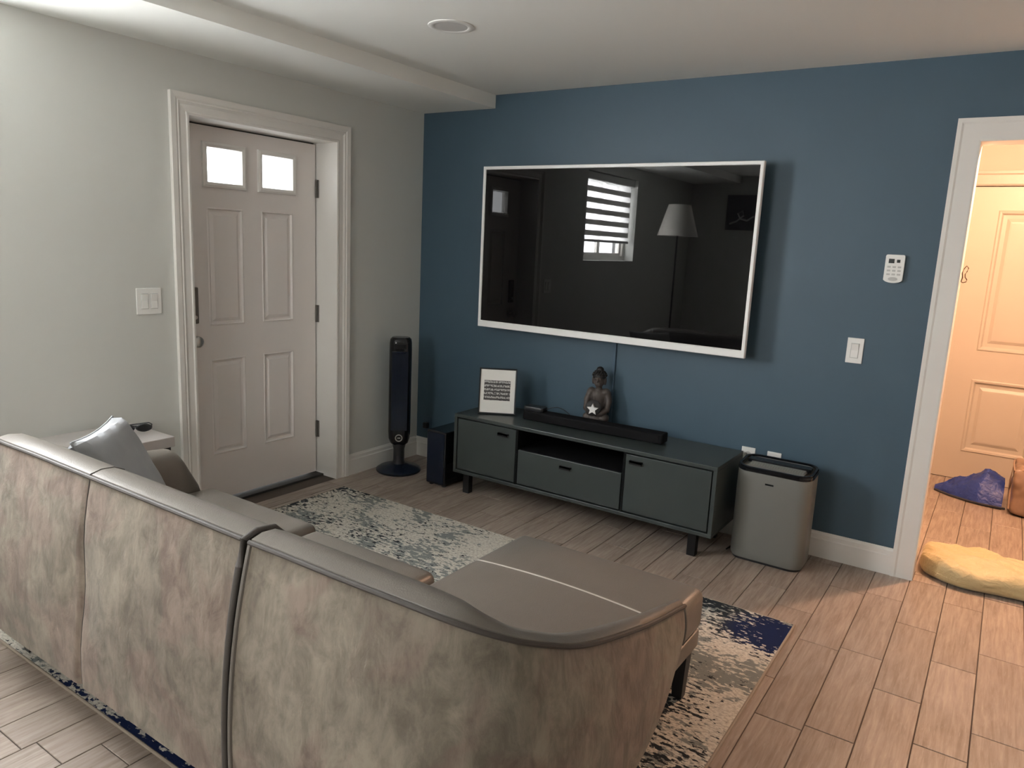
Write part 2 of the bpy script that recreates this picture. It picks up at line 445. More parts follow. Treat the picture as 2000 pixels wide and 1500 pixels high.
def tile_cols(xa, xb, ya, yb):
    k = math.floor((xa-2.993)/tw)
    while 2.993+k*tw < xb-1e-4:
        x0, x1 = max(xa, 2.993+k*tw), min(xb, 2.993+(k+1)*tw)
        if x1-x0 > 0.006:
            o0 = offs.get(k, -0.6*((k*0.381) % 1.0))
            y = o0 + tl_*math.ceil((ya-o0)/tl_)
            edges = [ya]
            while y < yb-1e-4:
                if y > ya+1e-4: edges.append(y)
                y += tl_
            edges.append(yb)
            for a, c in zip(edges, edges[1:]):
                if c-a > 0.008: tile(x0, x1, a, c)
        k += 1
tile_cols(0.0, 4.2, YB+1.0, 0.0)
tile_cols(DX0, DX1, 0.0, 0.12)
tile_cols(2.9, 4.2, 0.12, HY)
tag(obj('floor_far_side', boxes((4.2, XR, YB, 0.0, -0.0035, 0), (0, 4.2, YB, YB+1.0, -0.0035, 0), (2.6, 2.9, .12, HY, -0.0035, 0), (4.2, XR, .12, HY, -0.0035, 0)), 'wood_tile'), 'brown tiled floor along the back and right walls', 'floor', kind='structure')

LX, LY, LQ = 1.238, -1.272, .068
tag(obj('ceiling', boxes((-0.2, LX-LQ, YB, HY+0.1, H, H+0.1), (LX+LQ, XR, YB, HY+0.1, H, H+0.1), (LX-LQ, LX+LQ, YB, LY-LQ, H, H+0.1), (LX-LQ, LX+LQ, LY+LQ, HY+0.1, H, H+0.1)), 'ceiling_paint'), 'flat white ceiling over the living room', 'ceiling', kind='structure')
tag(obj('trim_1', boxes((0, SX, YB, 0, HS, H)), 'ceiling_paint'), 'boxed white soffit running along the top of the pale wall', 'soffit', kind='structure')
# pale wall with the entry door and the side window
T = 0.2
tag(obj('wall_left', boxes((-T, 0, YB, WY0, 0, H), (-T, 0, WY0, WY1, 0, WZ0), (-T, 0, WY0, WY1, WZ1, H), (-T, 0, WY1, EY0-.02, 0, H),
    (-T, 0, EY0-.02, EY1+.02, DH+.02, H), (-T, 0, EY1+.02, 0.12, 0, H)), 'wall_paint'), 'pale grey-green painted wall with the white entry door', 'wall', kind='structure')
tag(obj('wall_front', boxes((0, DX0-.02, 0, .12, 0, H), (DX0-.02, DX1+.02, 0, .12, DH+.02, H), (DX1+.02, XR, 0, .12, 0, H)), 'blue_paint'),
    'deep blue accent wall behind the television', 'wall', kind='structure')
tag(obj('wall_back', boxes((-T, BX0, YB-.12, YB, 0, H), (BX1, XR, YB-.12, YB, 0, H), (BX0, BX1, YB-.12, YB, 0, BZ0), (BX0, BX1, YB-.12, YB, BZ1, H)), 'wall_paint'),
    'pale wall at the back of the room with a wide window', 'wall', kind='structure')
tag(obj('wall_right', boxes((XR, XR+.12, YB, HY+.1, 0, H)), 'wall_paint'), 'pale wall closing the room on its right side', 'wall', kind='structure')
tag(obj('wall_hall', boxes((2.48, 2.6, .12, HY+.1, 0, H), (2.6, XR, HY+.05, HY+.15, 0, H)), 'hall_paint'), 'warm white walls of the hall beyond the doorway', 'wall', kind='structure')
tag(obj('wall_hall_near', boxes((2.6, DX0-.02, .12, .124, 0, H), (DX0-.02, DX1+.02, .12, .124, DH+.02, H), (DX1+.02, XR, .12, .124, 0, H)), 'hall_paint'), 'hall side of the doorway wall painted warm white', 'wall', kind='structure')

# baseboards with a moulded top
def bb_prof(h=0.133, d=0.016):
    return [(0, 0), (d, 0), (d, h*0.72), (d*0.72, h*0.76), (d*0.72, h*0.90), (d*0.4, h*0.95), (d*0.3, h), (0, h)]
def baseboard(name, label, axis, a0, a1, base, sgn):
    bm = bmesh.new()
    prism(bm, [(base+sgn*u, v) for u, v in bb_prof()], axis, a0, a1)
    return tag(obj(name, bm, 'trim_white'), label, 'baseboard', kind='structure')
baseboard('baseboard_left', 'white baseboard between the entry door and the corner', 'y', -0.672, -0.016, 0, 1)
baseboard('baseboard_left_far', 'white baseboard running past the side table along the pale wall', 'y', YB, -1.80, 0, 1)
baseboard('baseboard_front', 'white baseboard along the foot of the blue wall', 'x', 0.0, 3.055, 0, -1)
bm = bmesh.new(); prism(bm, [(HY+.05-u, v) for u, v in bb_prof()], 'x', 2.6, 2.93)
tag(obj('baseboard_hall', bm, 'trim_white'), 'white baseboard of the hall beside the panel door', 'baseboard', kind='structure')

def casing(bm, prof, u0, u1, v1, mapf):
    """mitred door casing: prof = [(distance from opening, thickness)]"""
    rows = []
    for d, th in prof:
        rows.append([bm.verts.new(mapf(u, v, th)) for u, v in ((u0-d, 0), (u0-d, v1+d), (u1+d, v1+d), (u1+d, 0))])
    grid_faces(bm, rows, closed_u=True)
    bm.faces.new([r[0] for r in rows]); bm.faces.new([r[3] for r in reversed(rows)])
colonial = [(0, 0), (0, .012), (.010, .014), (.016, .010), (.045, .012), (.058, .018), (.064, .015), (.072, .020), (.097, .022), (.097, 0)]
bm = bmesh.new(); casing(bm, colonial, EY0, EY1, DH, lambda u, v, t: (t, u, v))
tag(obj('trim_2', bm, 'trim_white'), 'moulded white casing around the entry door', 'door casing', kind='structure')
flat = [(0, 0), (0, .014), (.008, .016), (.072, .017), (.080, .021), (.097, .021), (.097, 0)]
bm = bmesh.new(); casing(bm, flat, DX0, DX1, DH, lambda u, v, t: (u, -t, v))
tag(obj('trim_3', bm, 'trim_white'), 'plain white casing around the open doorway in the blue wall', 'door casing', kind='structure')
# linings of both openings
tag(obj('trim_4', boxes((-T, 0, EY0-.02, EY0, 0, DH), (-T, 0, EY1, EY1+.02, 0, DH), (-T, 0, EY0-.02, EY1+.02, DH, DH+.02)), 'trim_white'),
    'deep white jamb lining the entry door opening', 'door jamb', kind='structure')
tag(obj('trim_5', boxes((DX0-.02, DX0, 0, .124, 0, DH), (DX1, DX1+.02, 0, .124, 0, DH), (DX0-.02, DX1+.02, 0, .124, DH, DH+.02)), 'trim_white'),
    'white jamb lining the open doorway to the hall', 'door jamb', kind='structure')

# ------------------------------------------------------------------ panel doors
def ring_panel(mapf, u0, u1, v0, v1, steps):
    bm = bmesh.new(); rows = []
    for ins, dep in steps:
        rows.append([bm.verts.new(mapf(u, v, dep)) for u, v in ((u0+ins, v0+ins), (u1-ins, v0+ins), (u1-ins, v1-ins), (u0+ins, v1-ins))])
    grid_faces(bm, rows, closed_v=True)
    return bm, rows
def slab_bm(us, vs, holes, panels, mapf, th):
    """solid cells of the slab; panel cells are thinner, holes stay open"""
    bm = bmesh.new()
    def cell(u0, u1, v0, v1, d0, d1):
        a, b_ = mapf(u0, v0, d0), mapf(u1, v1, d1)
        box(bm, a[0], b_[0], a[1], b_[1], a[2], b_[2])
    for i in range(len(us)-1):
        for j in range(len(vs)-1):
            r = (us[i], us[i+1], vs[j], vs[j+1])
            mid = ((r[0]+r[1])/2, (r[2]+r[3])/2)
            inside = lambda L: any(p[0] < mid[0] < p[1] and p[2] < mid[1] < p[3] for p in L)
            if inside(holes): continue
            if inside(panels): cell(*r, -th, -0.016)
            else: cell(*r, -th, 0)
    bmesh.ops.remove_doubles(bm, verts=bm.verts, dist=1e-5)
    return bm
EX = -0.165
d1 = thing('door_1', 'white four-panel entry door with two small glass lights', 'door', (EX, -1.2425, 0.015), kind='structure')
L = d1.location
mapE = lambda u, v, dep: (EX+dep, u, v)
yl, yr = EY0+.003, -0.785
ua, ub, uc, ud = -1.503, -1.284, -1.164, -0.946
lites = [(ua, ub, 1.735, 1.918), (uc, ud, 1.735, 1.918)]
pans = [(ua, ub, .993, 1.612), (uc, ud, .993, 1.612), (ua, ub, .275, .812), (uc, ud, .275, .812)]
wpart(d1, 'slab', slab_bm([yl, ua, ub, uc, ud, EY1-.009], [.018, .275, .812, .993, 1.612, 1.735, 1.918, 2.017], lites, pans, mapE, .04), 'door_white')
for p_ in pans:
    bm, rows = ring_panel(mapE, *p_, [(0, 0), (.006, .003), (.012, -.010), (.022, -.011), (.040, -.002), (.046, -.002)])
    bm.faces.new(rows[-1]); wpart(d1, 'panel', bm, 'door_white')
for p_ in lites:
    bm, rows = ring_panel(mapE, *p_, [(-.022, 0), (-.020, .012), (-.010, .015), (.004, .012), (.010, -.006), (.012, -.04)])
    fr = wpart(d1, 'glass_frame', bm, 'trim_white')
    bm = bmesh.new(); box(bm, EX-.022, EX-.018, p_[0]+.011, p_[1]-.011, p_[2]+.011, p_[3]-.011)
    obj('pane', shift(bm, L), 'pane_glass', fr)
for zc in (1.765, 1.024, 0.298):
    bm = bmesh.new(); box(bm, EX, EX+.022, EY1-.005, EY1-.0002, zc-.052, zc+.052); tube(bm, [(EX+.006, EY1-.008, zc-.052), (EX+.006, EY1-.008, zc+.052)], .006, 10)
    wpart(d1, 'hinge', bm, 'bronze')
# keypad lock and knob
bm = bmesh.new(); box(bm, EX, EX+.024, -1.632, -1.578, 1.012, 1.202); bevel(bm, .006, 2)
lk = wpart(d1, 'keypad_lock', bm, 'bronze')
bm = bmesh.new(); tube(bm, [(EX+.024, -1.605, 1.047), (EX+.036, -1.605, 1.047)], .010, 16); obj('thumb_turn', shift(bm, L), 'steel', lk)
bm = bmesh.new(); box(bm, EX+.024, EX+.027, -1.624, -1.586, 1.075, 1.190); obj('keypad_face', shift(bm, L), 'bronze', lk)
bm = bmesh.new()
prof = [(.034, 0), (.034, .006), (.014, .012), (.013, .030), (.022, .036), (.029, .048), (.028, .060), (.018, .068), (.0, .069)]
loft(bm, [[(EX+z, -1.607+r*math.cos(2*PI*k/24), .921+r*math.sin(2*PI*k/24)) for k in range(24)] for r, z in prof[:-1]])
wpart(d1, 'knob', bm, 'steel', True)
tag(obj('trim_8', boxes((-.19, EX-.045, EY0, EY0+.03, 0, DH), (-.19, EX-.045, EY1-.03, EY1, 0, DH), (-.19, EX-.045, EY0, EY1, DH-.03, DH)), 'threshold_dark'), 'dark strip painting shade into the gaps around the entry door', 'gap shade', kind='structure')  # dark strips added so the slit around the slab reads as shade
tag(obj('trim_6', boxes((-T, -.105, EY0, EY1, 0, .012)), 'threshold_dark'), 'dark threshold under the entry door', 'threshold', kind='structure')

# hall door
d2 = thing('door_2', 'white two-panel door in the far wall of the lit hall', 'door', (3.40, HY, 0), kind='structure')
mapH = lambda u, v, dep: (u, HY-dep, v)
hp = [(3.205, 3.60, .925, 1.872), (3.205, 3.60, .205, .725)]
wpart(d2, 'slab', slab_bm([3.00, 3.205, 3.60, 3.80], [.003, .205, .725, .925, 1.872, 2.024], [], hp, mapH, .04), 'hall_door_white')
for p_ in hp:
    bm, rows = ring_panel(mapH, *p_, [(0, 0), (.008, .006), (.020, .004), (.030, -.012), (.055, -.013), (.075, -.004), (.085, -.003)])
    bm.faces.new(rows[-1]); wpart(d2, 'panel', bm, 'hall_door_white')
bm = bmesh.new(); tube(bm, [(3.745, HY, 1.0), (3.745, HY-.05, 1.0)], .011, 12); ellipsoid(bm, (3.745, HY-.065, 1.0), (.027, .02, .027)); wpart(d2, 'knob', bm, 'steel', True)
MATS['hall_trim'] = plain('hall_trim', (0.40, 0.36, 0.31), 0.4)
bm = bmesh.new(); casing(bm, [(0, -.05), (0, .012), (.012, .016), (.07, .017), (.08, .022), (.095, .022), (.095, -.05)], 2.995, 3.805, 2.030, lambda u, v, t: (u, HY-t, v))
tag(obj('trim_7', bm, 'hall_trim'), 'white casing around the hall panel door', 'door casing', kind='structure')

# ------------------------------------------------------------------ windows
def window(name, label, axis, u0, u1, v0, v1, depth0, depth1, sash):
    """frame set in the wall thickness; axis 'x': wall faces x, u runs along y"""
    P = (lambda a0, a1, b0, b1, c0, c1: (c0, c1, a0, a1, b0, b1)) if axis == 'x' else (lambda a0, a1, b0, b1, c0, c1: (a0, a1, c0, c1, b0, b1))
    cu, cv, cd = (u0+u1)/2, v0, (depth0+depth1)/2
    t = thing(name, label, 'window', (cd, cu, cv) if axis == 'x' else (cu, cd, cv), kind='structure')
    f = .045
    wpart(t, 'window_frame', boxes(P(u0, u0+f, v0, v1, depth0, depth1), P(u1-f, u1, v0, v1, depth0, depth1), P(u0+f, u1-f, v0, v0+f, depth0, depth1), P(u0+f, u1-f, v1-f, v1, depth0, depth1)), 'trim_white')
    n = sash
    for k in range(n):
        a = u0+f+(u1-u0-2*f)*k/n; c = u0+f+(u1-u0-2*f)*(k+1)/n
        s_ = wpart(t, 'sash', boxes(P(a, a+.03, v0+f, v1-f, cd-.015, cd+.015), P(c-.03, c, v0+f, v1-f, cd-.015, cd+.015), P(a+.03, c-.03, v0+f, v0+f+.03, cd-.015, cd+.015), P(a+.03, c-.03, v1-f-.03, v1-f, cd-.015, cd+.015)), 'trim_white')
        obj('pane', shift(boxes(P(a+.03, c-.03, v0+f+.03, v1-f-.03, cd-.002, cd+.002)), t.location), 'pane_glass', s_)
    return t
w1 = window('window_1', 'white side window in the pale wall, mirrored in the television', 'x', WY0, WY1, WZ0, WZ1, -.19, -.11, 2)
w2 = window('window_2', 'wide white window in the back wall', 'y', BX0, BX1, BZ0, BZ1, YB-.11, YB-.03, 2)
# zebra roller blind on the side window
bl = thing('roller_blind', 'white striped zebra roller blind hanging in the side window', 'blind', (-.06, (WY0+WY1)/2, WZ1))
bm = bbox(-.10, -.02, WY0+.02, WY1-.02, WZ1-.075, WZ1-.004, .008); wpart(bl, 'cassette', bm, 'plastic_white')
zb = WZ0+.20; z = WZ1-.075; k = 0
while z > zb+.02:
    h = .052 if k % 2 == 0 else .050
    lo = max(z-h, zb)
    wpart(bl, 'sheer_band' if k % 2 == 0 else 'opaque_band', boxes((-.061, -.059, WY0+.03, WY1-.03, lo, z)), 'blind_sheer' if k % 2 == 0 else 'blind_band')
    z = lo; k += 1
bm = bbox(-.070, -.050, WY0+.03, WY1-.03, zb-.025, zb, .004); wpart(bl, 'bottom_bar', bm, 'remote_grey')

# ------------------------------------------------------------------ television
TX0, TX1, TZ0, TZ1, TY = 0.600, 2.278, 0.983, 1.950, -0.130
tv = thing('television', 'large black flat-screen television with a thin silver frame on the blue wall', 'television', ((TX0+TX1)/2, TY+.03, TZ0))
wpart(tv, 'back_shell', bbox(TX0+.01, TX1-.01, TY+.010, TY+.055, TZ0+.01, TZ1-.01, .01), 'black_plastic')
bm = bmesh.new(); fw = .021
rows = []
for ins, dep in ((0, .02), (0, -.006), (.003, -.009), (.017, -.009), (.019, -.003), (.019, .02)):
    b_ = ins*2.1 if ins > .01 else ins
    rows.append([bm.verts.new((u, TY+dep, v)) for u, v in ((TX0+ins, TZ0+b_), (TX1-ins, TZ0+b_), (TX1-ins, TZ1-ins), (TX0+ins, TZ1-ins))])
grid_faces(bm, rows, closed_u=True, closed_v=True)
wpart(tv, 'frame', bm, 'silver_frame')
wpart(tv, 'screen', boxes((TX0+.018, TX1-.018, TY-.003, TY+.012, TZ0+.036, TZ1-.018)), 'tv_glass')
wpart(tv, 'wall_bracket', boxes((1.1, 1.8, TY+.055, -.001, 1.30, 1.65)), 'black_metal')
bm = bbox(1.486, 1.506, -.012, -.0005, .49, 1.05, .003)
tag(obj('cable_cover', bm, 'raceway_blue'), 'narrow blue cable cover running down the wall below the television', 'cable cover')

# ------------------------------------------------------------------ media console
def console():
    x0, x1, yf, yb, z0, z1 = .685, 2.300, -.450, -.045, .120, .485
    t = thing('media_console', 'long dark green-grey media console with black legs under the television', 'cabinet', ((x0+x1)/2, (yf+yb)/2, 0))
    e = .020
    wpart(t, 'top', bbox(x0, x1, yf, yb, z1-e, z1, .002), 'stand_green')
    wpart(t, 'bottom', bbox(x0, x1, yf, yb, z0, z0+e, .002), 'stand_green')
    for a in (x0, x1-e): wpart(t, 'side_panel', bbox(a, a+e, yf, yb, z0+e, z1-e, .0015), 'stand_green')
    wpart(t, 'back_panel', boxes((x0+e, x1-e, yb-.012, yb, z0+e, z1-e)), 'stand_inner')
    wpart(t, 'gap_shade_sheet', boxes((x0+e, 1.128, yf+.024, yf+.030, z0+e, z1-e), (1.814, x1-e, yf+.024, yf+.030, z0+e, z1-e), (1.142, 1.800, yf+.024, yf+.030, z0+e, .332)), 'stand_inner')  # near-black sheets behind the fronts put the gaps' shade into colour
    for a in (1.128, 1.800): wpart(t, 'divider', boxes((a, a+.014, yf+.006, yb-.012, z0+e, z1-e)), 'stand_inner')
    wpart(t, 'shelf', boxes((1.142, 1.800, yf+.022, yb-.012, .332, .345)), 'matte_black')
    def front(nm, a, c, lo, hi, hx, hz):
        dd = wpart(t, nm, bbox(a, c, yf+.003, yf+.021, lo, hi, .0015), 'stand_green')
        h_ = bmesh.new(); box(h_, hx-.034, hx+.034, yf-.014, yf+.004, hz-.004, hz+.006); box(h_, hx-.034, hx+.034, yf-.014, yf-.010, hz-.012, hz+.006)
        obj('handle', shift(h_, t.location), 'black_metal', dd)
    front('door', x0+e+.007, 1.128, z0+e+.008, z1-e-.008, 1.045, .421)
    front('door', 1.816, x1-e-.007, z0+e+.008, z1-e-.008, 1.876, .424)
    front('drawer', 1.148, 1.796, z0+e+.008, .347, 1.465, .310)
    for lx in (.775, 2.200):
        for ly in (yf+.035, yb-.06):
            wpart(t, 'leg', bbox(lx-.022, lx+.022, ly-.02, ly+.02, 0, z0, .002), 'black_metal')
console()

# soundbar, little box, frame, statue on the console
CT = .485
t = thing('soundbar', 'long black soundbar lying on the media console', 'soundbar', (1.50, -.235, CT), math.radians(2.4))
bm = bmesh.new(); box(bm, -.43, .43, -.045, .045, .004, .058); bevel(bm, .008, 3); obj('body', bm, 'matte_black', t)
obj('front_grille', boxes((-.41, .41, -.0475, -.0445, .012, .050)), 'matte_black', t)
for a in (-.33, .33): obj('foot', bbox(a-.03, a+.03, -.03, .03, 0, .005, 0), 'black_plastic', t)
t = thing('streaming_box', 'small flat black streaming box sitting on the soundbar', 'electronics', (1.13, -.250, CT+.0582), math.radians(2.4))
bm = bmesh.new(); o_ = rrect(.13, .075, .018, 5)
loft(bm, [[(x*s, y*s, z) for x, y in o_] for s, z in ((.96, 0), (1, .004), (1, .020), (.95, .025))]); obj('body', bm, 'black_plastic', t, True)
bm = bmesh.new()
pts = [(.063, .01, .012)] + [(.063+.17*k/12, .01+.055*k/12, .012+.030*math.sin(PI*k/12)-.055*(k/12)**2) for k in range(1, 13)]
tube(bm, pts, .0022, 6); obj('cord', bm, 'black_plastic', t, True)

t = thing('picture_frame', 'small framed white sheet printed with a dark block of text, standing on the console', 'picture frame', (.885, -.300, CT), math.radians(31))
lean = Matrix.Rotation(math.radians(-8), 4, 'X')
def leaned(bm): bmesh.ops.transform(bm, matrix=lean, verts=bm.verts); return bm
bm = bmesh.new(); rows = []
for ins, dep in ((0, .012), (0, -.006), (.002, -.009), (.006, -.008), (.008, -.002), (.008, .012)):
    rows.append([bm.verts.new((u, dep, v)) for u, v in ((-.112+ins, .003+ins), (.112-ins, .003+ins), (.112-ins, .278-ins), (-.112+ins, .278-ins))])
grid_faces(bm, rows, closed_u=True, closed_v=True); obj('frame', leaned(bm), 'black_plastic', t)
sh = obj('sheet', leaned(boxes((-.105, .105, 0, .008, .010, .271))), 'paper', t)
obj('printed_block', leaned(boxes((-.082, .076, -.0012, .001, .085, .205))), 'printed_text', t)
bm = bmesh.new(); box(bm, -.02, .02, .012, .016, .0, .16)
bmesh.ops.transform(bm, matrix=Matrix.Translation((0, .0, .19)) @ Matrix.Rotation(math.radians(14), 4, 'X') @ Matrix.Translation((0, 0.01, -.17)), verts=bm.verts)
obj('easel_back', bm, 'black_plastic', t)

def statue():
    t = thing('seated_statue', 'dark brown seated stone figure holding a white star, standing behind the soundbar', 'statue', (1.462, -.112, CT), math.radians(14))
    bm = bmesh.new()
    lathe(bm, [(.082, 0), (.086, .010), (.084, .026), (.074, .034)], 32, sy=.80)
    ellipsoid(bm, (0, -.006, .055), (.082, .058, .034))                       # crossed legs
    for s in (-1, 1):
        ellipsoid(bm, (s*.052, -.022, .055), (.040, .040, .028), rot=Matrix.Rotation(s*.3, 3, 'Z'))
        tube(bm, [(s*.058, .012, .196), (s*.075, .004, .150), (s*.072, -.022, .105), (s*.040, -.052, .086), (s*.012, -.062, .085)], [.026, .025, .022, .017, .014], 12)
        ellipsoid(bm, (s*.050, .010, .200), (.030, .028, .024))               # shoulders
        ellipsoid(bm, (s*.0385, .004, .268), (.008, .011, .026))              # long ears
    ellipsoid(bm, (0, .012, .120), (.054, .042, .065))
    ellipsoid(bm, (0, .012, .175), (.058, .038, .048))
    tube(bm, [(0, .010, .205), (0, .006, .235)], .021, 14)
    ellipsoid(bm, (0, .002, .272), (.036, .038, .046))                        # head
    ellipsoid(bm, (0, -.024, .252), (.022, .016, .020))                       # chin and mouth
    tube(bm, [(0, -.036, .283), (0, -.042, .264)], [.005, .0075], 8)          # nose
    for s in (-1, 1): ellipsoid(bm, (s*.014, -.0335, .281), (.009, .004, .0045))
    for v in bm.verts: v.co.x *= .84 if v.co.z < .23 else .92
    o = obj('body', bm, 'statue_stone', t)
    md = o.modifiers.new('remesh', 'REMESH'); md.mode = 'VOXEL'; md.voxel_size = .0035; md.use_smooth_shade = True
    ms = o.modifiers.new('smooth', 'SMOOTH'); ms.iterations = 3; ms.factor = .5
    bm = bmesh.new()
    ellipsoid(bm, (0, .007, .292), (.039, .040, .034)); ellipsoid(bm, (0, .010, .330), (.021, .021, .017))
    for i in range(5):                                                        # rows of curls
        el = math.radians(10+i*17)
        n = max(4, int(17*math.cos(el)))
        for k in range(n):
            a = 2*PI*k/n
            if math.sin(a) < -.55 and i < 1: continue
            ellipsoid(bm, (.039*math.cos(el)*math.cos(a), .007+.040*math.cos(el)*math.sin(a), .292+.034*math.sin(el)), (.0065, .0065, .0065), 8, 6)
    obj('hair_curls', bm, 'statue_dark', t, True)
    bm = bmesh.new(); lathe(bm, [(.042, 0), (.045, .004), (.045, .012), (.038, .016)], 28)
    bmesh.ops.transform(bm, matrix=Matrix.Translation((-.008, -.060, .118)) @ Matrix.Rotation(math.radians(78), 4, 'X'), verts=bm.verts)
    obj('dark_disc', bm, 'statue_dark', t, True)
    bm = bmesh.new(); ol = []
    for k in range(10):
        r = .034 if k % 2 == 0 else .0155
        a = PI/2 + k*PI/5; ol.append((-.008+r*math.cos(a), .112+r*math.sin(a)))
    prism(bm, ol, 'y', -.088, -.074); obj('star', bm, 'star_white', t, label='white five-pointed star')
statue()

# ------------------------------------------------------------------ tower fan
def fan():
    t = thing('tower_fan', 'slim black tower fan on a round base in the corner by the blue wall', 'fan', (.172, -.372, 0), math.radians(40))
    bm = bmesh.new(); lathe(bm, [(.140, 0), (.146, .006), (.146, .016), (.128, .028), (.070, .040), (.045, .052)], 40); obj('base', bm, 'fan_navy', t, True)
    bm = bmesh.new(); lathe(bm, [(.046, .045), (.036, .075), (.036, .150), (.048, .195)], 24); obj('neck', bm, 'black_plastic', t, True)
    o_ = rrect(.142, .128, .050, 6)
    bm = bmesh.new(); loft(bm, [[(x*s, y*s, z) for x, y in o_] for s, z in ((.55, .178), (.82, .195), (.96, .225), (1, .27), (1, .80), (.985, .848), (.93, .872), (.75, .884))]); obj('housing', bm, 'black_gloss', t, True)
    bm = bbox(-.052, .052, -.069, -.060, .285, .800, .003); g = obj('grille', bm, 'fan_navy', t)
    for k in range(11):
        x = -.047+.0094*k
        obj('louver', boxes((x-.0030, x+.0030, -.0715, -.0685, .290, .795)), 'fan_navy', g)
    bm = bmesh.new(); box(bm, -.040, .040, -.068, -.058, .815, .850); bevel(bm, .006, 3); obj('control_panel', bm, 'black_gloss', t)
    bm = bmesh.new(); rg = [(.021+.0035*math.cos(a), .0035*math.sin(a)) for a in [2*PI*k/10 for k in range(10)]]
    loft(bm, [[(r*math.cos(2*PI*k/28), -.0655+z, .236+r*math.sin(2*PI*k/28)) for r, z in rg] for k in range(29)], cap=False); obj('badge_ring', bm, 'steel', t, True)
    obj('badge_bar', boxes((-.010, .010, -.0665, -.058, .233, .239)), 'steel', t)
fan()
# plug at the wall beside the corner
t = thing('power_plug', 'black power plug in a low socket behind the subwoofer', 'plug', (.10, -.001, .18))
obj('socket_plate', bbox(-.035, .035, -.006, 0, 0, .110, .002), 'raceway_blue', t)
obj('plug_body', bbox(-.018, .020, -.036, -.006, .030, .070, .006), 'black_plastic', t)

# subwoofer
t = thing('subwoofer', 'black box subwoofer standing between the tower fan and the console', 'speaker', (.555, -.31, 0))
bm = bmesh.new(); box(bm, -.075, .075, -.150, .150, .012, .352); bevel(bm, .010, 3); obj('cabinet', bm, 'black_gloss', t)
obj('front_cloth', boxes((-.064, .064, -.1525, -.1495, .025, .34)), 'fan_navy', t)
for sx in (-1, 1):
    for sy in (-1, 1):
        bm = bmesh.new(); lathe(bm, [(.014, 0), (.016, .014)], 14, (sx*.05, sy*.12, 0)); obj('foot', bm, 'black_plastic', t)

# ------------------------------------------------------------------ air purifier
def purifier():
    t = thing('dehumidifier', 'light grey upright dehumidifier with a black-rimmed top beside the console', 'appliance', (2.525, -.215, 0))
    o_ = rrect(.358, .200, .060, 8)
    def ring(s, z, tilt=0.0): return [(x*s, y*(1-(1-s)*1.7), z + tilt*y) for x, y in o_]
    bm = bmesh.new(); loft(bm, [ring(.93, 0), ring(.95, .014)]); obj('plinth', bm, 'black_plastic', t, True)
    bm = bmesh.new()
    rows = loft(bm, [ring(.955, .012), ring(.985, .022), ring(1.0, .05), ring(1.0, .40), ring(.995, .478, .10), ring(.98, .490, .10), ring(.955, .490, .10), ring(.945, .470, .10)]); obj('body', bm, 'purifier_grey', t, True)
    # black rim
    bm = bmesh.new()
    loft(bm, [[*ring(1.003, .470, .10)], [*ring(1.006, .478, .10)], [*ring(1.0, .488, .10)]], cap=False)
    a = ring(.985, .4935, .10); c = ring(.925, .4935, .10); d = ring(.925, .484, .10); e = ring(.985, .484, .10)
    rows = [[bm.verts.new(p) for p in r] for r in (a, c, d, e)]
    grid_faces(bm, rows, closed_u=True, closed_v=True); obj('rim', bm, 'black_gloss', t, True)
    bm = bmesh.new(); box(bm, -.150, .150, .030, .080, .480, .4955); bmesh.ops.transform(bm, matrix=Matrix.Rotation(.05, 4, 'X'), verts=bm.verts); obj('control_strip', bm, 'black_gloss', t)
    g = obj('top_grille', boxes((-.135, .135, -.070, .028, .468, .482)), 'purifier_grille', t)
    for k in range(6):
        y = -.062+.016*k; obj('vane', boxes((-.130, .130, y-.004, y+.004, .481+.1*y, .488+.1*y)), 'purifier_grey', g)
    bm = bmesh.new(); tube(bm, [(-.15, .06, .030), (-.19, .04, .010), (-.205, -.02, .004), (-.200, .05, .004), (-.195, .12, .006), (-.200, .180, .03), (-.208, .188, .10), (-.210, .194, .205)], .0035, 8); obj('cord', bm, 'black_plastic', t, True)
    obj('nameplate', boxes((-.030, .010, -.1012, -.099, .408, .416)), 'stand_inner', t)
purifier()

# ------------------------------------------------------------------ wall fittings
def switch(name, label, loc, rotz, n):
    t = thing(name, label, 'light switch', loc, rotz)
    w = .074 if n == 1 else .122
    obj('plate', bbox(-w/2, w/2, -.006, 0, -.061, .061, .0025), 'plastic_white', t)
    for k in range(n):
        x = 0 if n == 1 else (-.023+.046*k)
        fr = obj('rocker_frame', bbox(x-.0185, x+.0185, -.008, -.005, -.036, .036, .001), 'remote_grey', t)
        bm = bmesh.new(); prism(bm, [(-.008, -.033), (-.0105, -.033), (-.008, 0.0), (-.013, .033), (-.008, .033)], 'x', x-.0155, x+.0155); obj('rocker', bm, 'plastic_white', t)
    return t
switch('light_switch', 'white single rocker switch on the blue wall', (2.765, -.0005, 1.070), 0, 1)
switch('light_switch', 'white double rocker switch on the pale wall beside the entry door', (.0005, -1.932, 1.155), PI/2, 2)
def outlet(loc, label):
    t = thing('wall_outlet', label, 'outlet', loc)
    obj('plate', bbox(-.036, .036, -.006, 0, -.058, .058, .0025), 'plastic_white', t)
    for s in (-1, 1):
        bm = bmesh.new(); lathe(bm, [(.0165, 0), (.0165, .003)], 20)
        bmesh.ops.transform(bm, matrix=Matrix.Translation((0, -.0058, s*.0195)) @ Matrix.Rotation(PI/2, 4, 'X'), verts=bm.verts)
        so = obj('socket', bm, 'remote_grey', t)
        for q in (-1, 1): obj('slot', boxes((q*.006-.001, q*.006+.001, -.0094, -.0086, s*.0195-.004, s*.0195+.005)), 'black_plastic', so)
outlet((2.315, -.0005, .442), 'white wall outlet beside the console end, behind the dehumidifier')
outlet((2.449, -.0005, .440), 'white wall outlet peeking over the middle of the dehumidifier')
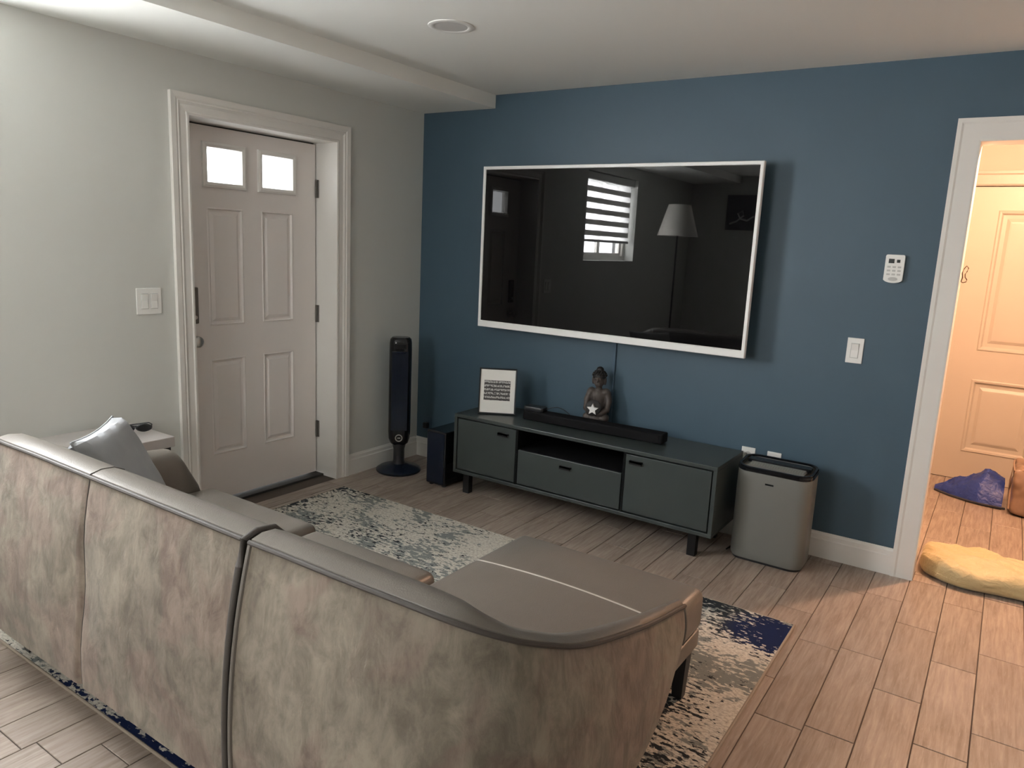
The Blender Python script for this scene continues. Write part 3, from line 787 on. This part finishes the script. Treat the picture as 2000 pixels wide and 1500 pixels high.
t = thing('wall_remote', 'white remote control with a small dark display mounted on the blue wall', 'remote control', (2.887, -.0005, 1.468))
ol = [(-.038, .064), (.038, .064)] ; ol = []
for k in range(7): a = math.radians(90-90*k/6); ol.append((.032+.008*math.cos(a), .056+.008*math.sin(a)))
for k in range(13): a = math.radians(-20-140*k/12); ol.append((.0425*math.cos(a), -.045+.020*math.sin(a)))
for k in range(7): a = math.radians(180-90*k/6); ol.append((-.032+.008*math.cos(a), .056+.008*math.sin(a)))
bm = bmesh.new(); prism(bm, ol, 'y', -.020, 0); bevel(bm, .003, 2); obj('body', bm, 'plastic_white', t)
for a, c, z0, z1 in ((-.026, -.002, .025, .045), (.008, .022, .028, .042)): obj('display', boxes((a, c, -.0208, -.019, z0, z1)), 'black_gloss', t)
for r in range(3):
    for k in range(3):
        x, z = -.022+.022*k, .008-.017*r
        obj('button', bbox(x-.007, x+.007, -.0218, -.019, z-.004, z+.004, .001), 'remote_grey', t)
bm = bmesh.new(); prism(bm, [(.020*math.cos(2*PI*k/20), -.047+.009*math.sin(2*PI*k/20)) for k in range(20)], 'y', -.0215, -.019); obj('round_pad', bm, 'remote_grey', t)
# bent hook on the hall doorway jamb
bm = bmesh.new()
pts = [(0, 0), (.004, .018), (.0, .040), (.006, .060), (.014, .072), (.022, .062), (.018, .046), (.012, .034), (.014, .020), (.022, .010), (.020, .000), (.008, -.004), (0, 0)]
tube(bm, [(DX0+.001+u, .105, 1.425+v) for u, v in pts], .0022, 8)
tag(obj('coat_hook', bm, 'hook_brass', smooth=True), 'small bent wire hook on the doorway jamb', 'hook')

# recessed ceiling light
t = thing('recessed_light', 'round white recessed light in the flat ceiling', 'ceiling light', (1.238, -1.272, H))
bm = bmesh.new()
loft(bm, [[(r*math.cos(2*PI*k/40), r*math.sin(2*PI*k/40), z) for k in range(40)] for r, z in ((.098, -.0003), (.097, -.003), (.088, -.0055), (.074, -.005), (.070, -.003), (.070, -.0003))], cap=False); obj('trim_ring', bm, 'plastic_white', t, True)
bm = bmesh.new()
loft(bm, [[(r*math.cos(2*PI*k/40), r*math.sin(2*PI*k/40), z) for k in range(40)] for r, z in ((.0705, -.003), (.066, .006), (.058, .030), (.052, .050), (.030, .051))]); obj('reflector', bm, 'reflector', t, True)
bm = bmesh.new()
lathe(bm, [(.046, .048), (.050, .020), (.046, .008), (.032, .001), (.010, -.001)], 32); obj('bulb', bm, 'bulb_white', t, True)

# ------------------------------------------------------------------ rug
t = thing('area_rug', 'distressed cream, grey and navy area rug under the sofa', 'rug', (1.485, -1.84, 0))
RX0, RX1, RY0, RY1 = .165, 2.805, -2.838, -.848
bm = bmesh.new(); box(bm, RX0, RX1, RY0, RY1, .0006, .009); wpart(t, 'pile', bm, 'rug_pile')
bm = bmesh.new(); pts = [(RX0, RY0), (RX1, RY0), (RX1, RY1), (RX0, RY1)]
for i in range(4):
    a, c = pts[i], pts[(i+1) % 4]; tube(bm, [(*a, .0056), (*c, .0056)], .0050, 8)
wpart(t, 'binding', bm, 'rug_binding', True)

# ------------------------------------------------------------------ sectional sofa
def catmull(P, per=6):
    out = []
    for i in range(len(P)-1):
        p0, p1, p2, p3 = P[max(i-1, 0)], P[i], P[i+1], P[min(i+2, len(P)-1)]
        for k in range(per):
            s = k/per
            out.append([0.5*((2*b)+(-a+c)*s+(2*a-5*b+4*c-d)*s*s+(-a+3*b-3*c+d)*s**3) for a, b, c, d in zip(p0, p1, p2, p3)])
    out.append(list(P[-1])); return out
def sofa():
    t = thing('sectional_sofa', 'grey-brown sectional sofa with a rounded chaise end, seen from behind', 'sofa', (1.62, -2.35, .0095))
    def shell(stations, seam_x=None):
        """stations: x, y, ztop, zbottom, bulge, thickness along the outer top edge"""
        st = catmull(stations, 8)
        rings_o, rings_i, pipe = [], [], []
        n = len(st)
        for i, s in enumerate(st):
            a, c = st[max(i-1, 0)], st[min(i+1, n-1)]
            tg = Vector((c[0]-a[0], c[1]-a[1])).normalized(); nr = Vector((tg.y, -tg.x))      # outward
            x, y, zt, zb, bu, th = s
            P = lambda off, z: (x+nr.x*off, y+nr.y*off, z)
            gro = lambda h: 0.0
            if seam_x is not None:
                d = abs(x-seam_x)
                gro = lambda h, d=d: -(.010*math.exp(-(d/.012)**2) + .020*math.exp(-(d/.10)**2)*math.exp(-((h-.48)/.22)**2))
            out = []
            for k in range(11):
                h = k/10
                off = bu*(1-h**2.2) + gro(h)*(1-.85*h**4) + .006*math.sin(PI*h)
                out.append(P(off, zb+(zt-zb)*h))
            ins = [P(-.016, zt-.004), P(-.016, zb+(zt-zb)*.5), P(-.016, zb+.002)]
            rings_o.append(out+ins)
            zi = max(.30, zb) if zb < .34 else zb+.01
            zi = min(zi, zt-.07)
            rings_i.append([P(.0, zt-.003), P(-.004, zt+.007), P(-.28*th, zt+.015), P(-.6*th, zt+.013), P(-.86*th, zt-.002), P(-th, zt-.026),
                            P(-th*1.06, zt-.07 if zt-.07 > zi else zi+.004), P(-th*1.06-.05*(min(1, max(0, (zt-.5)/.3))), zi), P(-.018, zi), P(-.0165, zt-.006)])
            pipe.append(P(.003, zt+.001))
        bm = bmesh.new(); loft(bm, rings_o); wpart(t, 'outer_back', bm, 'suede', True)
        bm = bmesh.new(); loft(bm, rings_i); wpart(t, 'inner_back', bm, 'leather', True)
        bm = bmesh.new(); tube(bm, pipe, .0060, 8); wpart(t, 'piping', bm, 'leather_dark', True)
        return rings_o
    ZB = .18
    # chaise end: back, corner, low wing
    R_ = [(1.985, -2.865, .795, ZB, .065, .115), (2.12, -2.866, .797, ZB, .065, .115), (2.28, -2.866, .797, ZB, .065, .115), (2.44, -2.860, .795, ZB, .065, .11),
          (2.57, -2.838, .782, ZB, .062, .10), (2.642, -2.778, .750, ZB, .058, .09), (2.673, -2.680, .703, ZB, .052, .085), (2.688, -2.52, .636, ZB, .046, .08),
          (2.694, -2.26, .562, .195, .036, .07), (2.694, -2.08, .520, .255, .026, .06), (2.692, -1.97, .497, .315, .014, .05), (2.690, -1.905, .482, .360, .006, .045)]
    ro = shell(R_)
    bm = bmesh.new(); tube(bm, [Vector(p)+Vector((.002, -.001, 0)) for p in ro[0][:11]], .006, 8); wpart(t, 'piping', bm, 'leather', True)
    bm = bmesh.new(); tube(bm, [Vector(p) for p in ro[-1][:11]], .005, 8); wpart(t, 'piping', bm, 'leather', True)
    # left run with its arm
    Ls = [(.545, -2.112, .440, .30, .004, .095), (.545, -2.150, .505, .27, .008, .10), (.545, -2.190, .572, .24, .015, .105), (.545, -2.225, .594, .22, .02, .105), (.545, -2.28, .600, .21, .02, .105), (.545, -2.45, .620, ZB, .03, .11), (.548, -2.66, .705, ZB, .04, .11),
          (.575, -2.79, .758, ZB, .055, .115), (.650, -2.850, .785, ZB, .065, .115), (.78, -2.865, .794, ZB, .065, .115), (.95, -2.866, .797, ZB, .065, .115), (1.10, -2.866, .797, ZB, .065, .115)]
    Ls += [(1.10+.0425*k, -2.866, .797, ZB, .065, .115) for k in range(1, 9)]
    Ls += [(1.60, -2.866, .797, ZB, .065, .115), (1.80, -2.866, .797, ZB, .065, .115), (1.958, -2.865, .796, ZB, .062, .115)]
    ro = shell(Ls, 1.275)
    end = [Vector(p)+Vector((.004, 0, 0)) for p in ro[-1][:11]]
    bm = bmesh.new(); tube(bm, end + [Vector((1.962, -2.83, .806)), Vector((1.962, -2.78, .80)), Vector((1.962, -2.75, .77))], .0095, 10); wpart(t, 'gusset_roll', bm, 'leather_dark', True)
    # dark thread along the centre seam, stitching over the top band
    st = min(ro, key=lambda r: abs(r[5][0]-1.275))
    bm = bmesh.new(); tube(bm, [Vector(p)+Vector((0, -.0004, 0)) for p in st[:11]], .0020, 6); wpart(t, 'seam', bm, 'leather_dark', True)
    bm = bmesh.new(); tube(bm, [(1.275, -2.872, .800), (1.275, -2.862, .8055), (1.275, -2.834, .8125), (1.275, -2.797, .8105), (1.275, -2.767, .796)], .0016, 6); wpart(t, 'seam', bm, 'leather_dark', True)
    # arm facing
    # cushions
    def cushion(x0, x1, y0, y1, z0, z1, crown=.014, mat='leather', nm='seat_cushion'):
        bm = bmesh.new(); rounded_block(bm, (x1-x0)/2, (y1-y0)/2, (z1-z0)/2, .035, 5, 12, crown, ((x0+x1)/2, (y0+y1)/2, (z0+z1)/2)); return wpart(t, nm, bm, mat, True)
    cushion(.655, 1.318, -2.74, -2.065, .262, .432)
    cushion(1.328, 1.915, -2.74, -2.085, .262, .424)
    ch = cushion(1.922, 2.655, -2.76, -1.590, .262, .412, .030)
    bm = bmesh.new()
    st_pts = []
    for k in range(31):
        u = -.985+1.97*k/30; xx = u*.3665; d = max(0, abs(xx)-(.3665-.035))
        st_pts.append((2.2885+xx, -1.915-.010*(1-u*u), .4125+.030*(1-u*u)*.80 - (.035-math.sqrt(max(0, .035**2-d*d)))))
    tube(bm, st_pts, .0030, 6)
    obj('stitching', shift(bm, t.location), 'thread', ch, True)
    # base rails and legs
    wpart(t, 'base', bbox(.60, 1.925, -2.86, -2.09, .185, .262, .006), 'leather')
    wpart(t, 'base', bbox(1.93, 2.648, -2.86, -1.600, .200, .262, .006), 'leather')
    for lx, ly in ((2.605, -1.625), (2.02, -1.64), (.66, -2.14), (1.90, -2.14), (.66, -2.80), (1.90, -2.80), (2.58, -2.74)):
        bm = bmesh.new(); zt = .205
        loft(bm, [[(lx+sx*w, ly+sy*w, z) for sx, sy in ((-1, -1), (1, -1), (1, 1), (-1, 1))] for w, z in ((.017, .0095), (.026, zt))]); wpart(t, 'leg', bm, 'black_plastic')
sofa()

# ------------------------------------------------------------------ throw pillow in the sofa corner
def throw_pillow():
    t = thing('throw_pillow', 'plump grey throw pillow leaning in the sofa corner', 'pillow', (.835, -2.455, .446))
    A = Vector((-.684, .729, 0)).normalized(); nrm = Vector((.729, .684, 0)).normalized()
    upv = (Vector((0, 0, 1))*math.cos(.47) - nrm*math.sin(.47)).normalized(); fn = A.cross(upv).normalized()
    hw = .188; n = 24
    def surf(sg):
        rows = []
        for i in range(n+1):
            r = []
            for j in range(n+1):
                u, v = -1+2*i/n, -1+2*j/n
                th = .066*((1-u**6)*(1-v**6))**.36
                pin = 1-.07*(1-abs(u)**2)*abs(v)**6 ; pin2 = 1-.07*(1-abs(v)**2)*abs(u)**6
                p = A*(u*hw*pin2) + upv*(hw+v*hw*pin) + fn*(sg*th)
                p += fn*(.004*noise.noise(Vector((u*4, v*4, sg))))
                r.append(p)
            rows.append(r)
        return rows
    bm = bmesh.new()
    for sg in (-1, 1):
        rows = [[bm.verts.new(p) for p in r] for r in surf(sg)]; grid_faces(bm, rows)
    bmesh.ops.remove_doubles(bm, verts=bm.verts, dist=.0005); obj('cover', bm, 'pillow_grey', t, True)
    edge = []
    for k in range(n+1): edge.append((-1+2*k/n, -1))
    for k in range(n+1): edge.append((1, -1+2*k/n))
    for k in range(n+1): edge.append((1-2*k/n, 1))
    for k in range(n+1): edge.append((-1, 1-2*k/n))
    bm = bmesh.new()
    tube(bm, [A*(u*hw*(1-.07*(1-v*v)*abs(u)**6)) + upv*(hw+v*hw*(1-.07*(1-u*u)*abs(v)**6)) for u, v in edge], .004, 6); obj('piping', bm, 'pillow_grey', t, True)
throw_pillow()

# ------------------------------------------------------------------ side table with sunglasses
t = thing('side_table', 'small side table with a pale top and black frame between sofa and wall', 'table', (.215, -2.265, 0))
wpart(t, 'top', bbox(.032, .395, -2.465, -2.068, .552, .598, .003), 'table_top')
wpart(t, 'frame_rail', boxes((.045, .382, -2.452, -2.432, .530, .552), (.045, .382, -2.101, -2.081, .530, .552), (.045, .065, -2.432, -2.101, .530, .552), (.362, .382, -2.432, -2.101, .530, .552)), 'black_metal')
for x in (.045, .362):
    for y in (-2.452, -2.101): wpart(t, 'leg', boxes((x, x+.02, y, y+.02, .0102 if x > .165 else 0, .530)), 'black_metal')
wpart(t, 'lower_shelf', bbox(.065, .362, -2.432, -2.101, .15, .17, .002), 'table_top')
def glasses():
    t = thing('sunglasses', 'black sunglasses folded on the side table', 'sunglasses', (.235, -2.155, .6035), math.radians(72))
    t.rotation_euler = (math.radians(32), 0, math.radians(62))
    for s in (-1, 1):
        ol = [(s*.034+.027*math.cos(a)*(1+.12*math.cos(2*a)), .026+.021*math.sin(a)) for a in [2*PI*k/24 for k in range(24)]]
        bm = bmesh.new(); prism(bm, ol, 'y', -.002, .003); l_ = obj('lens', bm, 'black_gloss', t)
        bm = bmesh.new(); tube(bm, [(u, 0, v) for u, v in ol+ol[:1]], .0035, 8); obj('rim', bm, 'black_plastic', t, True)
        bm = bmesh.new(); tube(bm, [(s*.064, .001, .034), (s*.066, .012, .032), (s*.055, .018+.006*(s+1), .026), (-s*.02, .022+.006*(s+1), .014), (-s*.062, .024+.006*(s+1), .006)], .003, 8); obj('temple', bm, 'black_plastic', t, True)
    bm = bmesh.new(); tube(bm, [(-.010, 0, .032), (0, -.002, .036), (.010, 0, .032)], .003, 8); obj('bridge', bm, 'black_plastic', t, True)
glasses()
bm = bmesh.new(); lathe(bm, [(.010, 0), (.012, .004), (.012, .014), (.008, .018)], 18, (.262, -2.228, .598))
tag(obj('bottle_cap', bm, 'black_plastic', smooth=True), 'small round black cap beside the sunglasses', 'cap')

# ------------------------------------------------------------------ hall things
def warp_pillow(q):
    n1 = noise.noise(Vector((q.x*5.5, q.y*9, 1.3))); n2 = noise.noise(Vector((q.x*13+q.y*17, q.y*7, 4.1)))
    r = q.copy()
    f = max(0, 1-(abs(q.x)/.42)**6)
    if q.z > 0: r.z = q.z*(.72+.28*f) + .022*n1 + .020*n2 + .010*abs(noise.noise(Vector((q.x*22+q.y*9, q.y*14, 7.7))))
    r.y += .016*math.sin(q.x*7.0+1.0) + 3.2*max(0, -q.x-.20)**2*max(0, min(1, -q.y/.18)) + .012*n1
    return r
t = thing('floor_pillow', 'crumpled pale yellow floor pillow lying across the hall doorway', 'pillow', (3.575, .205, .0))
bm = bmesh.new(); rounded_block(bm, .412, .182, .046, .040, 6, 30, .022, (0, 0, .050), warp_pillow); obj('cover', bm, 'pillow_yellow', t, True)
bm = bmesh.new(); tube(bm, [(-.39+.78*k/30, -.178+3.2*max(0, .39-.78*k/30-.20)**2+.016*math.sin((-.39+.78*k/30)*7+1.0)+.012*noise.noise(Vector(((-.39+.78*k/30)*5.5, -1.6, 1.3))), .040) for k in range(31)], .004, 6); obj('seam', bm, 'pillow_yellow', t, True)

def blue_bag():
    t = thing('tote_bag', 'slumped royal blue tote bag on the hall floor', 'bag', (3.32, 1.74, 0))
    bm = bmesh.new(); nx, ny = 26, 18; top, bot = [], []
    for i in range(nx+1):
        rt, rb = [], []
        for j in range(ny+1):
            u, v = i/nx, -1+2*j/ny
            x = -.215+.385*u
            w = .045+.145*min(1, u*1.5)
            y = v*w + .03*(1-u)
            e = max(0, 1-abs(v)**3)
            hgt = (.02 + .155*min(1, u*1.45)**1.1*(1-.25*max(0, u-.75)*4*0.6))*e**.6
            fold = .034*noise.noise(Vector((u*7, v*2.6, .5))) + .030*abs(noise.noise(Vector((u*9+v*4, v*3, 2.2)))) - .012
            rt.append(bm.verts.new((x, y, .006+max(0, hgt+fold*e*min(1, u*3)))))
            rb.append(bm.verts.new((x, y*.96, .001)))
        top.append(rt); bot.append(rb)
    grid_faces(bm, top); grid_faces(bm, bot)
    for i in range(nx):
        for j in (0, ny): bm.faces.new((top[i][j], top[i+1][j], bot[i+1][j], bot[i][j]))
    for i in (0, nx):
        for j in range(ny): bm.faces.new((top[i][j], top[i][j+1], bot[i][j+1], bot[i][j]))
    obj('body', bm, 'bag_blue', t, True)
    bm = bmesh.new(); tube(bm, [(-.17, .06, .012), (-.13, .115, .05), (-.10, .135, .072), (-.07, .115, .06), (-.04, .07, .05)], .006, 8); obj('handle', bm, 'bag_strap', t, True)
    bm = bmesh.new(); tube(bm, [(-.21, -.015, .008), (-.12, -.10, .009), (0, -.165, .010), (.10, -.187, .012), (.19, -.187, .012)], .007, 8); obj('hem', bm, 'bag_strap', t, True)
blue_bag()
def tan_bag():
    t = thing('storage_bag', 'tan plastic storage bag stuffed full beside the blue tote bag', 'bag', (3.672, 1.62, 0))
    def wf(q):
        return q + Vector((0, 0, 0)) + q.normalized()*(.018*noise.noise(q*11) + .012*noise.noise(q*24))
    bm = bmesh.new(); rounded_block(bm, .145, .17, .145, .03, 4, 16, 0, (0, 0, .150), wf)
    for v in bm.verts: v.co.z = max(v.co.z, .001)
    obj('body', bm, 'tan_bag', t, True)
    bm = bmesh.new()
    for s in (-1, 1):
        tube(bm, [(-.150, s*.15, .04), (-.156, s*.15, .15), (-.150, s*.15, .285), (-.06, s*.16, .305), (.10, s*.16, .305)], .005, 8)
    tube(bm, [(-.150, -.15, .285), (-.156, 0, .295), (-.150, .15, .285)], .005, 8); obj('edge_piping', bm, 'tan_card', t, True)
    bm = bmesh.new(); box(bm, -.10, .13, -.05, .05, .28, .395); bevel(bm, .02, 3); obj('packed_bundle', bm, 'tan_card', t, True)
tan_bag()
# lit hall ceiling lamp (out of view, source of the warm light)
t = thing('hall_ceiling_lamp', 'round glowing ceiling lamp in the hall', 'ceiling light', (3.47, .48, H))
bm = bmesh.new(); lathe(bm, [(.09, -.001), (.09, -.02), (.07, -.025)], 28); obj('canopy', bm, 'steel', t, True)
bm = bmesh.new(); lathe(bm, [(.02, -.026), (.055, -.035), (.062, -.06), (.05, -.085), (.015, -.098)], 28); obj('globe', bm, 'lamp_glow', t, True)
ld = bpy.data.lights.new('hall_bulb', 'POINT'); ld.energy = 122; ld.color = (1.0, 0.57, 0.35); ld.shadow_soft_size = .03
lo = bpy.data.objects.new('hall_bulb', ld); COL.objects.link(lo); lo.parent = t; lo.location = (0, 0, -.16)

# ------------------------------------------------------------------ things seen only in the television's reflection
t = thing('floor_lamp', 'standing floor lamp with a white cone shade behind the sofa', 'floor lamp', (.36, -3.92, 0))
bm = bmesh.new(); lathe(bm, [(.14, 0), (.14, .015), (.03, .03)], 28); obj('base', bm, 'black_metal', t, True)
bm = bmesh.new(); tube(bm, [(0, 0, .02), (0, 0, 1.75)], .010, 12); obj('pole', bm, 'black_metal', t, True)
bm = bmesh.new(); loft(bm, [[(r*math.cos(2*PI*k/36), r*math.sin(2*PI*k/36), z) for k in range(36)] for r, z in ((.21, 1.66), (.115, 1.98), (.112, 1.98), (.206, 1.66))], cap=False); obj('shade', bm, 'lamp_shade', t, True)
t = thing('wall_picture', 'black square canvas with a white swirl hanging on the back wall', 'picture', (.63, YB+.012, 1.98))
obj('canvas', boxes((-.19, .19, -.012, .012, -.20, .20)), 'canvas_black', t)
bm = bmesh.new(); tube(bm, [(.14, .013, -.04), (.06, .013, -.09), (-.02, .013, -.07), (-.05, .013, -.01), (0, .013, .02), (.02, .013, -.03), (-.06, .013, -.10), (-.14, .013, -.13)], .010, 8); obj('swirl', bm, 'canvas_white', t, True)
